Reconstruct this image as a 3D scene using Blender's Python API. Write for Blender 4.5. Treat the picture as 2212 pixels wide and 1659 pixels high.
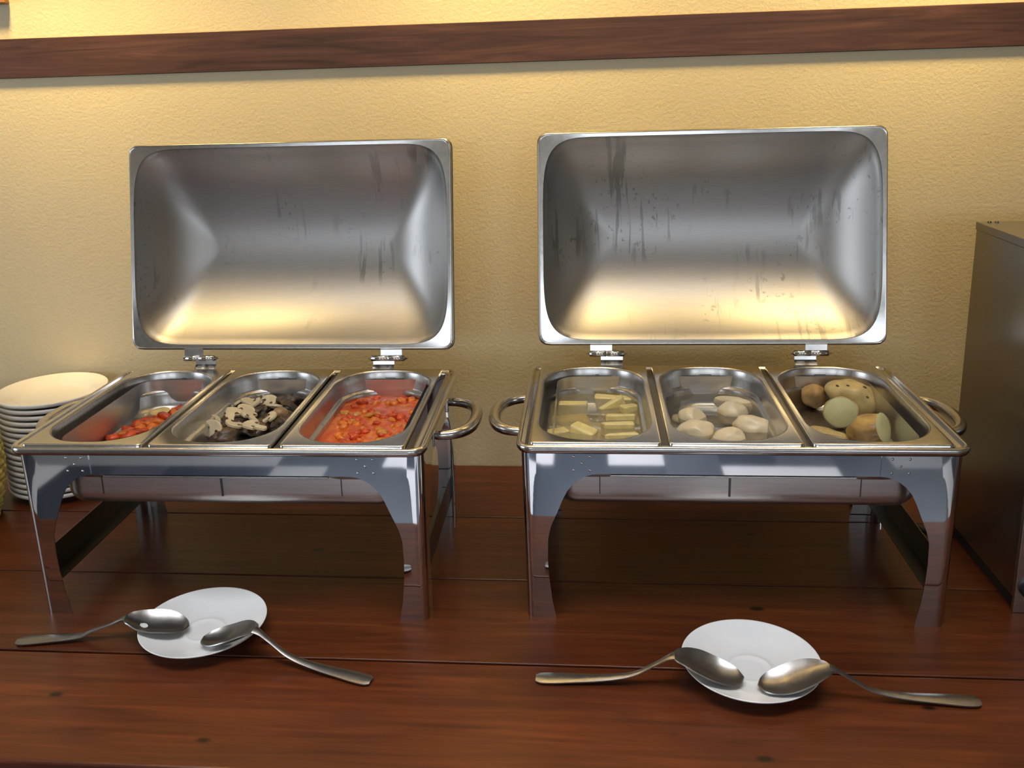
import bpy, bmesh, math, random
from mathutils import Vector, Matrix, noise
random.seed(7)
S = bpy.context.scene
for o in list(bpy.data.objects): bpy.data.objects.remove(o)
PI = math.pi

# ------------------------------------------------------------------ camera, world, lights, exposure
cam_d = bpy.data.cameras.new('camera'); cam = bpy.data.objects.new('camera', cam_d)
S.collection.objects.link(cam); S.camera = cam
cam_d.sensor_width = 36; cam_d.lens = 36 * 1985.68 / 2212
cam_d.shift_x = 0.01067; cam_d.shift_y = -0.06712
cam_d.clip_start = 0.02; cam_d.clip_end = 60
yaw, pitch, roll = 0.0966, 0.2484, -0.0303
fw = Vector((-math.sin(yaw) * math.cos(pitch), math.cos(yaw) * math.cos(pitch), -math.sin(pitch)))
r0 = Vector((math.cos(yaw), math.sin(yaw), 0)); u0 = r0.cross(fw)
rr = r0 * math.cos(roll) + u0 * math.sin(roll); uu = -r0 * math.sin(roll) + u0 * math.cos(roll)
M = Matrix((rr, uu, -fw)).transposed().to_4x4(); M.translation = Vector((-0.2008, -1.1588, 0.7498))
cam.matrix_world = M

w = bpy.data.worlds.new('world'); S.world = w; w.use_nodes = True
w.node_tree.nodes['Background'].inputs[0].default_value = (0.75, 0.85, 1.0, 1)
w.node_tree.nodes['Background'].inputs[1].default_value = 1.0

WALL_Y = 0.5587; FLOOR_Z = -0.86; CEIL_Z = 1.95; BACK_Y = -5.2; LEFT_X = -3.6; RIGHT_X = 3.4

def area(name, loc, target, sx, sy, power, col):
    l = bpy.data.lights.new(name, 'AREA'); l.shape = 'RECTANGLE'; l.size = sx; l.size_y = sy
    l.energy = power; l.color = col
    o = bpy.data.objects.new(name, l); S.collection.objects.link(o); o.location = loc
    d = Vector(target) - Vector(loc); o.rotation_euler = d.to_track_quat('-Z', 'Y').to_euler()
    return o
def spot(name, loc, target, power, col, ang, blend, rad):
    l = bpy.data.lights.new(name, 'SPOT'); l.energy = power; l.color = col
    l.spot_size = math.radians(ang); l.spot_blend = blend; l.shadow_soft_size = rad
    o = bpy.data.objects.new(name, l); S.collection.objects.link(o); o.location = loc
    d = Vector(target) - Vector(loc); o.rotation_euler = d.to_track_quat('-Z', 'Y').to_euler()
    return o
# daylight entering by the windows of the far wall and the left wall
DAY = (0.86, 0.93, 1.0)
WINB = [(-2.6, -1.3), (-0.55, 0.75), (1.5, 2.8)]          # x ranges, far wall
for a, b in WINB:
    area('daylight', ((a + b) / 2, BACK_Y - 0.08, 1.15), ((a + b) / 2, 0, 0.9), b - a, 0.9, 21, DAY)
area('daylight_side', (LEFT_X - 0.08, -0.95, 0.75), (0, -0.95, 0.5), 1.5, 1.5, 24, DAY)
# cool-white ceiling panel above the front of the table
pn = area('overhead_area', (-0.40, -0.50, CEIL_Z - 0.03), (-0.40, -0.50, 0), 2.0, 0.5, 8.5, (0.93, 0.96, 1.0)); pn.data.spread = math.radians(75)
# warm lamps close to the wall above the chafing dishes
WARM = (1.0, 0.70, 0.27)
for x, p in ((-1.18, 205), (-0.36, 185), (0.42, 185)):
    spot('buffet_lamp', (x, 0.34, 1.60), (x, WALL_Y, 1.60 - (WALL_Y - .34)), p, WARM, 100, 1.0, 0.07)
floor_fill = area('overhead_area', (-0.40, -3.0, CEIL_Z - 0.03), (-0.40, -3.0, 0), 1.2, 1.2, 45, (0.93, 0.96, 1.0)); floor_fill.data.spread = math.radians(90)  # added unseen light over the floor, to brighten its reflection in the legs

vs = S.view_settings
vs.view_transform = 'Standard'; vs.look = 'None'; vs.gamma = 1.0; vs.use_curve_mapping = False
vs.exposure = 0.0

# ------------------------------------------------------------------ helpers
C = S.collection
def link(name, me, mat=None, parent=None):
    o = bpy.data.objects.new(name, me); C.objects.link(o)
    if mat:
        if len(me.materials) == 0: me.materials.append(mat)
    if parent: o.parent = parent
    return o
def mk(name, verts, faces, mat, parent=None, smooth=True):
    me = bpy.data.meshes.new(name); me.from_pydata([tuple(v) for v in verts], [], faces); me.update()
    if smooth: me.polygons.foreach_set('use_smooth', [True] * len(me.polygons))
    return link(name, me, mat, parent)
def tag(o, label=None, cat=None, group=None, kind=None):
    if label: o['label'] = label
    if cat: o['category'] = cat
    if group: o['group'] = group
    if kind: o['kind'] = kind
    return o
def empty(name, loc=(0, 0, 0), rz=0):
    o = bpy.data.objects.new(name, None); C.objects.link(o); o.location = loc; o.rotation_euler = (0, 0, rz)
    o.empty_display_size = 0.02
    return o
def solid(o, t, off=0):
    m = o.modifiers.new('s', 'SOLIDIFY'); m.thickness = t; m.offset = off
    e = o.modifiers.new('e', 'EDGE_SPLIT'); e.split_angle = math.radians(45); return o
def bev(o, w_, n=2, ang=35):
    m = o.modifiers.new('b', 'BEVEL'); m.width = w_; m.segments = n; m.limit_method = 'ANGLE'; m.angle_limit = math.radians(ang); m.harden_normals = True
    return o
def subd(o, n=1):
    m = o.modifiers.new('d', 'SUBSURF'); m.levels = n; m.render_levels = n; return o
def box(name, a, b, mat, parent=None, bw=0.0, n=2):
    x0, y0, z0 = a; x1, y1, z1 = b
    v = [(x0, y0, z0), (x1, y0, z0), (x1, y1, z0), (x0, y1, z0), (x0, y0, z1), (x1, y0, z1), (x1, y1, z1), (x0, y1, z1)]
    f = [(0, 3, 2, 1), (4, 5, 6, 7), (0, 1, 5, 4), (1, 2, 6, 5), (2, 3, 7, 6), (3, 0, 4, 7)]
    o = mk(name, v, f, mat, parent, smooth=bw > 0)
    if bw: bev(o, bw, n)
    return o
def grid(rows, closed_u=False, closed_v=False):
    n = len(rows); m = len(rows[0]); V = [p for r in rows for p in r]; F = []
    for i in range(n if closed_v else n - 1):
        for j in range(m if closed_u else m - 1):
            F.append((i * m + j, i * m + (j + 1) % m, ((i + 1) % n) * m + (j + 1) % m, ((i + 1) % n) * m + j))
    return V, F
def lathe(name, prof, mat, parent=None, n=64, c=(0, 0, 0)):
    rows = [[(c[0] + r * math.cos(2 * PI * k / n), c[1] + r * math.sin(2 * PI * k / n), c[2] + z) for k in range(n)] for r, z in prof]
    V, F = grid(rows, closed_u=True)
    return mk(name, V, F, mat, parent)
def tube(name, pts, rad, mat, parent=None, n=14, closed=False, caps=True, flat=1.0):
    P = [Vector(p) for p in pts]; rows = []; up = None
    N = len(P)
    for i in range(N):
        a = P[(i - 1) % N] if (closed or i > 0) else P[i]; b = P[(i + 1) % N] if (closed or i < N - 1) else P[i]
        t = (b - a).normalized()
        if up is None:
            up = Vector((0, 0, 1)) if abs(t.z) < 0.9 else Vector((1, 0, 0))
        s = t.cross(up).normalized(); up = s.cross(t).normalized()
        r_ = rad[i] if isinstance(rad, (list, tuple)) else rad
        rows.append([P[i] + (s * math.cos(2 * PI * k / n) + up * math.sin(2 * PI * k / n) * flat) * r_ for k in range(n)])
    V, F = grid(rows, closed_u=True, closed_v=closed)
    if not closed and caps:
        F.append(tuple(range(n - 1, -1, -1))); F.append(tuple(range((N - 1) * n, N * n)))
    return mk(name, V, F, mat, parent)
def rrect(cx, cy, hx, hy, r, n=8):
    out = []
    for sx, sy, a0 in ((1, -1, -PI / 2), (1, 1, 0), (-1, 1, PI / 2), (-1, -1, PI)):
        for k in range(n + 1):
            a = a0 + PI / 2 * k / n
            out.append((cx + sx * (hx - r) + r * math.cos(a), cy + sy * (hy - r) + r * math.sin(a)))
    return out

# ------------------------------------------------------------------ materials
def new_mat(name):
    m = bpy.data.materials.new(name); m.use_nodes = True
    nt = m.node_tree; b = nt.nodes['Principled BSDF']
    return m, nt, b
def N(nt, t, **kw):
    n = nt.nodes.new(t)
    for k, v in kw.items():
        if k in n.inputs: n.inputs[k].default_value = v
        else: setattr(n, k, v)
    return n
def texco(nt, scale=(1, 1, 1), out='Object', rnd=False):
    tc = N(nt, 'ShaderNodeTexCoord'); mp = N(nt, 'ShaderNodeMapping'); mp.inputs['Scale'].default_value = scale
    nt.links.new(tc.outputs[out], mp.inputs['Vector'])
    if rnd:
        oi = N(nt, 'ShaderNodeObjectInfo'); ml = N(nt, 'ShaderNodeMath', operation='MULTIPLY'); ml.inputs[1].default_value = 37.0
        nt.links.new(oi.outputs['Random'], ml.inputs[0])
        cx = N(nt, 'ShaderNodeCombineXYZ'); nt.links.new(ml.outputs[0], cx.inputs[0]); nt.links.new(ml.outputs[0], cx.inputs[1])
        nt.links.new(cx.outputs[0], mp.inputs['Location'])
    return mp.outputs['Vector']
def ramp(nt, fac, stops, interp='LINEAR'):
    r = N(nt, 'ShaderNodeValToRGB'); r.color_ramp.interpolation = interp
    e = r.color_ramp.elements
    e[0].position, e[0].color = stops[0][0], (*stops[0][1], 1)
    e[1].position, e[1].color = stops[-1][0], (*stops[-1][1], 1)
    for p, c in stops[1:-1]:
        q = e.new(p); q.color = (*c, 1)
    nt.links.new(fac, r.inputs[0]); return r.outputs[0]
def noise_t(nt, vec, scale, detail=4, rough=0.55, dist=0.0):
    n = N(nt, 'ShaderNodeTexNoise'); n.inputs['Scale'].default_value = scale; n.inputs['Detail'].default_value = detail
    n.inputs['Roughness'].default_value = rough; n.inputs['Distortion'].default_value = dist
    nt.links.new(vec, n.inputs['Vector']); return n.outputs['Fac']
def bump(nt, b, h, strength, dist=0.001):
    n = N(nt, 'ShaderNodeBump'); n.inputs['Strength'].default_value = strength; n.inputs['Distance'].default_value = dist
    nt.links.new(h, n.inputs['Height']); nt.links.new(n.outputs[0], b.inputs['Normal'])
def simple(name, col, rough=0.5, metal=0, spec=0.5, coat=0, var=0.0, vs_=40, bmp=0.0, sss=0):
    m, nt, b = new_mat(name)
    b.inputs['Roughness'].default_value = rough; b.inputs['Metallic'].default_value = metal
    b.inputs['Specular IOR Level'].default_value = spec; b.inputs['Coat Weight'].default_value = coat
    v = texco(nt, rnd=True); f = noise_t(nt, v, vs_)
    lo = tuple(max(0, c * (1 - var)) for c in col); hi = tuple(min(1, c * (1 + var)) for c in col)
    nt.links.new(ramp(nt, f, [(0.3, lo), (0.7, hi)]), b.inputs['Base Color'])
    if bmp: bump(nt, b, f, bmp, 0.002)
    if sss:
        b.inputs['Subsurface Weight'].default_value = sss; b.inputs['Subsurface Radius'].default_value = (0.01, 0.007, 0.004)
    return m
def steel(name, base=0.58, rough=0.25, grain=(2, 60, 60), gs=12, rv=0.06, bm=0.05, tint=(1, 0.985, 0.97), spots=False):
    m, nt, b = new_mat(name); b.inputs['Metallic'].default_value = 1
    v = texco(nt, grain); f = noise_t(nt, v, gs, 6, 0.6)
    c = [tuple(base * k * t for t in tint) for k in (0.9, 1.06)]
    col = ramp(nt, f, [(0.3, c[0]), (0.7, c[1])])
    rg = N(nt, 'ShaderNodeMapRange'); rg.inputs['To Min'].default_value = rough - rv; rg.inputs['To Max'].default_value = rough + rv
    nt.links.new(f, rg.inputs['Value']); ro = rg.outputs[0]
    if spots:   # dried water runs and droplets on the steel
        v2 = texco(nt, (70, 6, 6), rnd=True); g = noise_t(nt, v2, 1.0, 5, 0.6, 0.4)
        v3 = texco(nt, (1, 1, 1), rnd=True); g2 = noise_t(nt, v3, 90, 3, 0.7); g3 = noise_t(nt, v3, 7, 2)
        m1 = ramp(nt, g, [(0.55, (0, 0, 0)), (0.60, (1, 1, 1))]); m2 = ramp(nt, g2, [(0.60, (0, 0, 0)), (0.66, (1, 1, 1))]); m3 = ramp(nt, g3, [(0.5, (0, 0, 0)), (0.62, (1, 1, 1))])
        mu = N(nt, 'ShaderNodeMath', operation='MULTIPLY'); nt.links.new(m2, mu.inputs[0]); nt.links.new(m3, mu.inputs[1])
        mu2 = N(nt, 'ShaderNodeMath', operation='MULTIPLY'); nt.links.new(m1, mu2.inputs[0]); nt.links.new(m3, mu2.inputs[1])
        mx = N(nt, 'ShaderNodeMath', operation='MAXIMUM'); nt.links.new(mu.outputs[0], mx.inputs[0]); nt.links.new(mu2.outputs[0], mx.inputs[1])
        mm = N(nt, 'ShaderNodeMix', data_type='RGBA'); nt.links.new(mx.outputs[0], mm.inputs[0]); nt.links.new(col, mm.inputs[6])
        mm.inputs[7].default_value = (base * 0.62, base * 0.62, base * 0.6, 1); col = mm.outputs[2]
    nt.links.new(col, b.inputs['Base Color']); nt.links.new(ro, b.inputs['Roughness'])
    bump(nt, b, f, bm, 0.0006)
    return m
def wood(name, dark, mid, light, grain=(1.2, 14, 14), gs=3.0, rough=0.3, coat=0.3, knots=True, bm=0.15):
    m, nt, b = new_mat(name)
    v = texco(nt, grain, rnd=True); f = noise_t(nt, v, gs, 8, 0.62, 1.2)
    col = ramp(nt, f, [(0.3, dark), (0.5, mid), (0.72, light)])
    v2 = texco(nt, (0.9, 2.2, 2.2), rnd=True); f2 = noise_t(nt, v2, 2.2, 3)
    mm = N(nt, 'ShaderNodeMix', data_type='RGBA', blend_type='MULTIPLY'); mm.inputs[0].default_value = 0.8
    nt.links.new(col, mm.inputs[6]); nt.links.new(ramp(nt, f2, [(0.3, (0.6, 0.55, 0.5)), (0.7, (1.25, 1.25, 1.25))]), mm.inputs[7]); col = mm.outputs[2]
    if knots:
        v3 = texco(nt, (5.5, 11, 11), rnd=True)
        vo = N(nt, 'ShaderNodeTexVoronoi'); vo.inputs['Scale'].default_value = 1.0; nt.links.new(v3, vo.inputs['Vector'])
        k = ramp(nt, vo.outputs['Distance'], [(0.045, (1, 1, 1)), (0.075, (0, 0, 0))])
        mk2 = N(nt, 'ShaderNodeMix', data_type='RGBA'); nt.links.new(k, mk2.inputs[0]); nt.links.new(col, mk2.inputs[6])
        mk2.inputs[7].default_value = (dark[0] * 0.2, dark[1] * 0.2, dark[2] * 0.2, 1); col = mk2.outputs[2]
    nt.links.new(col, b.inputs['Base Color']); b.inputs['Roughness'].default_value = rough
    b.inputs['Coat Weight'].default_value = coat; b.inputs['Coat Roughness'].default_value = 0.16; b.inputs['Specular IOR Level'].default_value = 0.35
    bump(nt, b, f, bm, 0.0008)
    return m

M_BRUSH = steel('brushed_steel', 0.43, 0.42, (2, 90, 90), 14, 0.04, 0.015, spots=True)
M_SATIN = steel('satin_steel', 0.60, 0.20, (20, 20, 20), 6, 0.04, 0.02)
M_POL = steel('polished_steel', 0.66, 0.035, (3, 3, 3), 4, 0.012, 0.01, (0.97, 0.985, 1.0))
M_PAN = steel('pan_steel', 0.52, 0.29, (30, 30, 4), 5, 0.05, 0.03)
M_WPAN = steel('water_pan_steel', 0.66, 0.33, (2, 40, 40), 8, 0.03, 0.01)
M_DARKST = steel('dull_steel', 0.14, 0.35, (30, 5, 30), 6, 0.06, 0.05)
M_BOX = steel('cabinet_steel', 0.30, 0.3, (4, 40, 40), 9, 0.06, 0.05, (1, 0.95, 0.86))
M_SPOON = steel('spoon_steel', 0.36, 0.33, (20, 20, 20), 5, 0.05, 0.01)
M_PORC = simple('white_porcelain', (0.78, 0.79, 0.80), 0.14, spec=0.5, coat=0.3, var=0.015)
M_PORC2 = simple('plate_porcelain', (0.80, 0.78, 0.75), 0.18, spec=0.5, var=0.015)
M_TABLE = wood('mahogany_board', (0.050, 0.0115, 0.0035), (0.082, 0.0185, 0.0048), (0.130, 0.032, 0.0075), (1.6, 30, 30), 2.2, rough=0.34, coat=0.12)
M_TRIM = wood('dark_laminate', (0.035, 0.016, 0.012), (0.075, 0.034, 0.026), (0.13, 0.06, 0.045), (1.6, 26, 26), 2.2, 0.45, 0.0, False)
M_BLACK = simple('black_rubber', (0.012, 0.012, 0.014), 0.45)
M_STRAW = simple('woven_straw', (0.62, 0.52, 0.14), 0.7, var=0.4, vs_=30, bmp=0.3)

def wall_mat():
    m, nt, b = new_mat('cream_plaster')
    v = texco(nt); f = noise_t(nt, v, 170, 4, 0.65); g = noise_t(nt, v, 2.5, 3)
    nt.links.new(ramp(nt, g, [(0.3, (0.58, 0.50, 0.34)), (0.7, (0.64, 0.56, 0.38))]), b.inputs['Base Color'])
    b.inputs['Roughness'].default_value = 0.6; b.inputs['Specular IOR Level'].default_value = 0.3
    bump(nt, b, f, 0.35, 0.0025); return m
M_WALL = wall_mat()
M_CEIL = simple('ceiling_paint', (0.66, 0.60, 0.48), 0.8, var=0.02)
M_ROOM = simple('room_paint', (0.34, 0.28, 0.20), 0.7, var=0.05)
def floor_mat():
    m, nt, b = new_mat('floor_patches')  # light and dark patches invented to vary the reflections in the steel
    v = texco(nt, (4.2, .8, 1)); ad = N(nt, 'ShaderNodeVectorMath', operation='ADD'); ad.inputs[1].default_value = (0.5, 0, 5); nt.links.new(v, ad.inputs[0]); sp = N(nt, 'ShaderNodeVectorMath', operation='FLOOR'); nt.links.new(ad.outputs[0], sp.inputs[0])
    wn = N(nt, 'ShaderNodeTexWhiteNoise'); nt.links.new(sp.outputs[0], wn.inputs['Vector'])
    nt.links.new(ramp(nt, wn.outputs['Value'], [(0.0, (0.035, 0.045, 0.07)), (0.45, (0.07, 0.08, 0.11)), (0.55, (0.25, 0.26, 0.28)), (0.78, (0.62, 0.62, 0.66)), (1.0, (0.7, 0.7, 0.74))], 'CONSTANT'), b.inputs['Base Color'])
    b.inputs['Roughness'].default_value = 0.3; return m
M_FLOOR = floor_mat()
M_FRAME = simple('window_paint', (0.12, 0.11, 0.10), 0.5)

# ------------------------------------------------------------------ room
def struct(o): o['kind'] = 'structure'; return o
struct(box('wall_front', (LEFT_X, WALL_Y, FLOOR_Z), (RIGHT_X, WALL_Y + 0.12, CEIL_Z), M_WALL))
struct(box('floor', (LEFT_X - .1, BACK_Y - .1, FLOOR_Z - 0.08), (RIGHT_X + .1, WALL_Y + 0.12, FLOOR_Z), M_FLOOR))
struct(box('ceiling', (LEFT_X - .1, BACK_Y - .1, CEIL_Z), (RIGHT_X + .1, WALL_Y + 0.12, CEIL_Z + 0.08), M_CEIL))
struct(box('wall_right', (RIGHT_X, BACK_Y, FLOOR_Z), (RIGHT_X + .1, WALL_Y + .12, CEIL_Z), M_ROOM))
def wall_open(name, axis, c0, c1, t0, t1, holes, z0, z1, mat):
    """a wall along an axis with rectangular openings, as one mesh of boxes"""
    bm = bmesh.new(); xs = [c0]
    segs = []; cur = c0
    for a, b in holes:
        segs.append((cur, a, FLOOR_Z, CEIL_Z)); segs.append((a, b, FLOOR_Z, z0)); segs.append((a, b, z1, CEIL_Z)); cur = b
    segs.append((cur, c1, FLOOR_Z, CEIL_Z))
    for a, b, za, zb in segs:
        r = bmesh.ops.create_cube(bm, size=1)['verts']
        for v_ in r:
            p = v_.co; q = a + (p.x + .5) * (b - a); t = t0 + (p.y + .5) * (t1 - t0); z = za + (p.z + .5) * (zb - za)
            v_.co = Vector((q, t, z)) if axis == 'x' else Vector((t, q, z))
    me = bpy.data.meshes.new(name); bm.to_mesh(me); bm.free()
    return struct(link(name, me, mat))
wall_open('wall_back', 'x', LEFT_X, RIGHT_X, BACK_Y - .06, BACK_Y, WINB, 0.7, 1.6, M_ROOM)
wall_open('wall_left', 'y', BACK_Y, WALL_Y + .12, LEFT_X - .06, LEFT_X, [(-1.7, -0.2)], 0.0, 1.5, M_ROOM)
k = 1
for a, b in WINB:
    fr = struct(empty('window_%d' % k, ((a + b) / 2, BACK_Y - .03, 0.7))); k += 1
    h = (b - a) / 2
    for nm, q0, q1 in (('frame', (-h, -.02, 0), (-h + .06, .03, .9)), ('frame', (h - .06, -.02, 0), (h, .03, .9)), ('frame', (-h, -.02, 0), (h, .03, .06)),
                       ('frame', (-h, -.02, .84), (h, .03, .9)), ('mullion', (-.025, -.02, .06), (.025, .03, .84))):
        box(nm, q0, q1, M_FRAME, fr)
# dark board along the wall
tr = struct(box('trim_1', (LEFT_X, WALL_Y - 0.006, 0.7835), (RIGHT_X, WALL_Y, 0.8553), M_TRIM, bw=0.0012))

# added unseen board that shades the top of the wall from the lamps
struct(box('shade_board', (LEFT_X, WALL_Y - 0.046, 1.07), (RIGHT_X, WALL_Y, 1.165), M_TRIM, bw=0.0012))

# framed picture whose lower corner shows at the top left
pf = empty('picture_frame', (-1.47, WALL_Y - 0.001, 0.9185), 0); pf.rotation_euler = (0, 0.006, 0)
M_PF = simple('amber_wood', (0.30, 0.13, 0.045), 0.4, var=0.2)
box('frame_rail', (-.2, -.016, 0), (.2, 0, .022), M_PF, pf, .003)
box('frame_rail', (-.2, -.016, .142), (.2, 0, .164), M_PF, pf, .003)
box('frame_rail', (-.2, -.016, .022), (-.178, 0, .142), M_PF, pf, .003)
box('frame_rail', (.178, -.016, .022), (.2, 0, .142), M_PF, pf, .003)
box('picture', (-.178, -.006, .022), (.178, -.001, .142), simple('canvas', (.45, .38, .26), .7, var=.2, vs_=8), pf)
tag(pf, 'brown wooden picture frame on the cream wall above the dark board, at the top left', 'picture frame')

# ------------------------------------------------------------------ table
tb = empty('buffet_table', (0, 0, 0))
tag(tb, 'long dark reddish-brown wooden buffet table with wide glossy boards', 'table')
TX0, TX1 = -2.3, 1.7
ys = [-0.3046, -0.0935, 0.1176, 0.3287, WALL_Y - 0.003]
for i in range(4):
    p = box('plank', (TX0, ys[i] + (0.0012 if i else 0), -0.04), (TX1, ys[i + 1] - 0.0012, 0.0), M_TABLE, tb, 0.0016 if i else 0.004, 3)
box('apron', (TX0 + .1, -0.25, -0.13), (TX1 - .1, -0.225, -0.041), M_TABLE, tb)
for x in (TX0 + .15, TX1 - .15, -0.3):
    for y in (-0.2, 0.45):
        box('leg', (x - .04, y - .024, FLOOR_Z), (x + .04, y + .06, -0.041), M_TABLE, tb, .004)

# ------------------------------------------------------------------ chafing dish
H = 0.2713; D = 0.3628
PROF = [(0, .0405), (.004, .0400), (.03, .0355), (.0682, .0320), (.095, .0312), (.1262, .0325), (.145, .0375), (.1655, .0465), (.185, .0545), (.1985, .0615), (.2078, .0690), (.215, .0775), (.2205, .0870), (.2232, .0970), (.2242, .1045), (.2245, .1046), (.262, .1046)]
def outer(z): return 0.2885 + (0.2925 - 0.2885) * z / .26
def leg_mesh(sx, back):
    rows = []
    r = 0.010
    for z, w_ in PROF:
        X = outer(z); row = []
        for t in range(6): row.append((X - w_ + (w_ - r) * t / 5, 0.0, z))
        for a in range(1, 6):
            th = PI / 2 * a / 6; row.append((X - r + r * math.sin(th), r - r * math.cos(th), z))
        ws = min(w_, .085)
        for t in range(6): row.append((X, r + (ws - r) * t / 5, z))
        pts = []
        for x, y, z_ in row:
            yy = 0.018 + y if not back else D - 0.018 - y
            pts.append((sx * x, yy, z_))
        rows.append(pts)
    return grid(rows)
def shell_box(name, x0, x1, y0, y1, z, mat, parent, depth, r=.05, sideR=.03, n=10):
    """open-topped pan body: rounded in plan, rounded at the bottom edge"""
    cx, cy, hx, hy = (x0 + x1) / 2, (y0 + y1) / 2, (x1 - x0) / 2, (y1 - y0) / 2
    rows = []
    rows.append([(p[0], p[1], z) for p in rrect(cx, cy, hx, hy, r, n)])
    rows.append([(p[0], p[1], z - depth + sideR) for p in rrect(cx, cy, hx, hy, r, n)])
    for a in range(1, 7):
        th = PI / 2 * a / 6; ins = sideR * (1 - math.cos(th)); zz = z - depth + sideR - sideR * math.sin(th)
        rows.append([(p[0], p[1], zz) for p in rrect(cx, cy, hx - ins, hy - ins, max(.004, r - ins), n)])
    V, F = grid(rows, closed_u=True); m = len(rows[0]); k0 = (len(rows) - 1) * m
    F.append(tuple(range(k0, k0 + m)))
    return mk(name, V, F, mat, parent)
def ring_loops(name, loops, mat, parent):
    V, F = grid(loops, closed_u=True); return mk(name, V, F, mat, parent)

def make_lid(root, lx, la, lz, lh, lt):
    lw = .5789; a = lw / 2; hh = lh * math.sqrt(1 + lt * lt)
    tl = math.atan(lt); Vv = Vector((0, math.sin(tl), math.cos(tl))); Nn = Vector((0, math.cos(tl), -math.sin(tl)))
    U = Vector((math.cos(la), math.sin(la), 0))
    base = Vector((lx, D + .012, H + lz))
    def P(x, v, d): return base + U * x + Vv * (v + hh / 2) + Nn * d
    b = hh / 2
    A, B = a - .0058, b - .0060; L = .125; n_ = 5.0; D0 = .089
    R_ = (B * B + D0 * D0) / (2 * D0)
    def arc(t): return (math.sqrt(max(0, R_ * R_ - (t * B) ** 2)) - (R_ - D0))
    rows = []
    K = 30; NA = 20; NS = 24
    for kk in range(K + 1):
        s = 1 - (1 - kk / K) ** 1.0
        s = 1 - s                       # from edge (1) to spine (0)
        row = []
        for q, (sx, sv) in enumerate(((1, 1), (-1, 1), (-1, -1), (1, -1))):
            for j in range(NA + 1):
                th = PI / 2 * j / NA
                if q in (1, 3): th = PI / 2 - th
                c_, s_ = max(0, math.cos(th)) ** (2 / n_), max(0, math.sin(th)) ** (2 / n_)
                row.append((sx * (A - L + L * s * c_), sv * B * s * s_))
            if q in (0, 2):
                for j in range(1, NS):
                    t = j / NS; x0 = sx * (A - L); row.append((x0 + (-2 * x0) * t, sv * B * s))
        rows.append([(x, v, arc(s)) for x, v in row])
    # drop duplicated points where quadrants meet, keep the count equal for all rows
    keep = [i for i in range(len(rows[0])) if i == 0 or (Vector(rows[0][i]) - Vector(rows[0][i - 1])).length > 1e-5]
    if (Vector(rows[0][keep[-1]]) - Vector(rows[0][keep[0]])).length < 1e-5: keep = keep[:-1]
    rows = [[r_[i] for i in keep] for r_ in rows]
    # flange: from opening edge outwards to the outer rounded rectangle, then a short return
    m = len(rows[0]); e = rows[0]
    def outerpt(x, v, grow=0.0, r=.012):
        # push the opening point out to the outer rectangle (max-norm)
        hx, hy = a + grow, b + grow
        return x, v, hx, hy
    fl = []
    for (x, v, d) in e:
        sc = min(a / max(abs(x), 1e-9), b / max(abs(v), 1e-9)); X, Y = x * sc, v * sc
        # closer to straight projection on the long sides
        if abs(v) > B * .999: X, Y = x, math.copysign(b, v)
        elif abs(x) > A * .999: X, Y = math.copysign(a, x), v
        # round the outer corner
        r = .014; dx, dy = abs(X) - (a - r), abs(Y) - (b - r)
        if dx > 0 and dy > 0:
            l_ = math.hypot(dx, dy); dx, dy = dx / l_ * r, dy / l_ * r
            X, Y = math.copysign(a - r + dx, X), math.copysign(b - r + dy, Y)
        fl.append((X, Y))
    o1 = [(X, Y, -.0005) for X, Y in fl]
    o0 = [(X * .9985, Y * .9985, 0.0) for X, Y in fl]
    o2 = [(X * 1.004, Y * 1.004, .0035) for X, Y in fl]
    o3 = [(X * 1.004, Y * 1.004, .010) for X, Y in fl]
    lip = [(x, v, .0006) for x, v, d in e]
    lipb = [(x * .997, v * .997, .004) for x, v, d in e]
    lo = [[P(*p) for p in r_] for r_ in rows[1:]]
    Vx, F = grid([[P(*p) for p in lip], [P(*p) for p in lipb]] + lo, closed_u=True)
    lid = mk('lid', Vx, F, M_BRUSH, root)
    bm = bmesh.new(); bm.from_mesh(lid.data); bmesh.ops.remove_doubles(bm, verts=bm.verts, dist=1e-5); bmesh.ops.recalc_face_normals(bm, faces=bm.faces)
    c0 = sum((f.normal.dot(Nn) * f.calc_area() for f in bm.faces))
    if c0 < 0: bmesh.ops.reverse_faces(bm, faces=bm.faces)
    bm.to_mesh(lid.data); bm.free(); lid.data.polygons.foreach_set('use_smooth', [True] * len(lid.data.polygons)); solid(lid, .0010, 1)
    V2, F2 = grid([[P(*p) for p in q] for q in (lip, [tuple(u * .86 + w_ * .14 for u, w_ in zip(p, q)) for p, q in zip(lip, o0)], [tuple(u * .1 + w_ * .9 for u, w_ in zip(p, q)) for p, q in zip(lip, o0)], o0, o1, o2, o3)], closed_u=True)
    f_ = mk('lid_flange', V2, F2, M_SATIN, lid)
    # rolled bead around the outer edge
    bead = [P(p[0] * 1.004, p[1] * 1.004, .0085) for p in fl]
    out = [bead[0]]
    for p in bead[1:]:
        if (p - out[-1]).length > .0015: out.append(p)
    if (out[0] - out[-1]).length < .0015: out.pop()
    tube('rolled_edge', out, .0026, M_BOX, lid, 8, closed=True)
    return base, U

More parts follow.
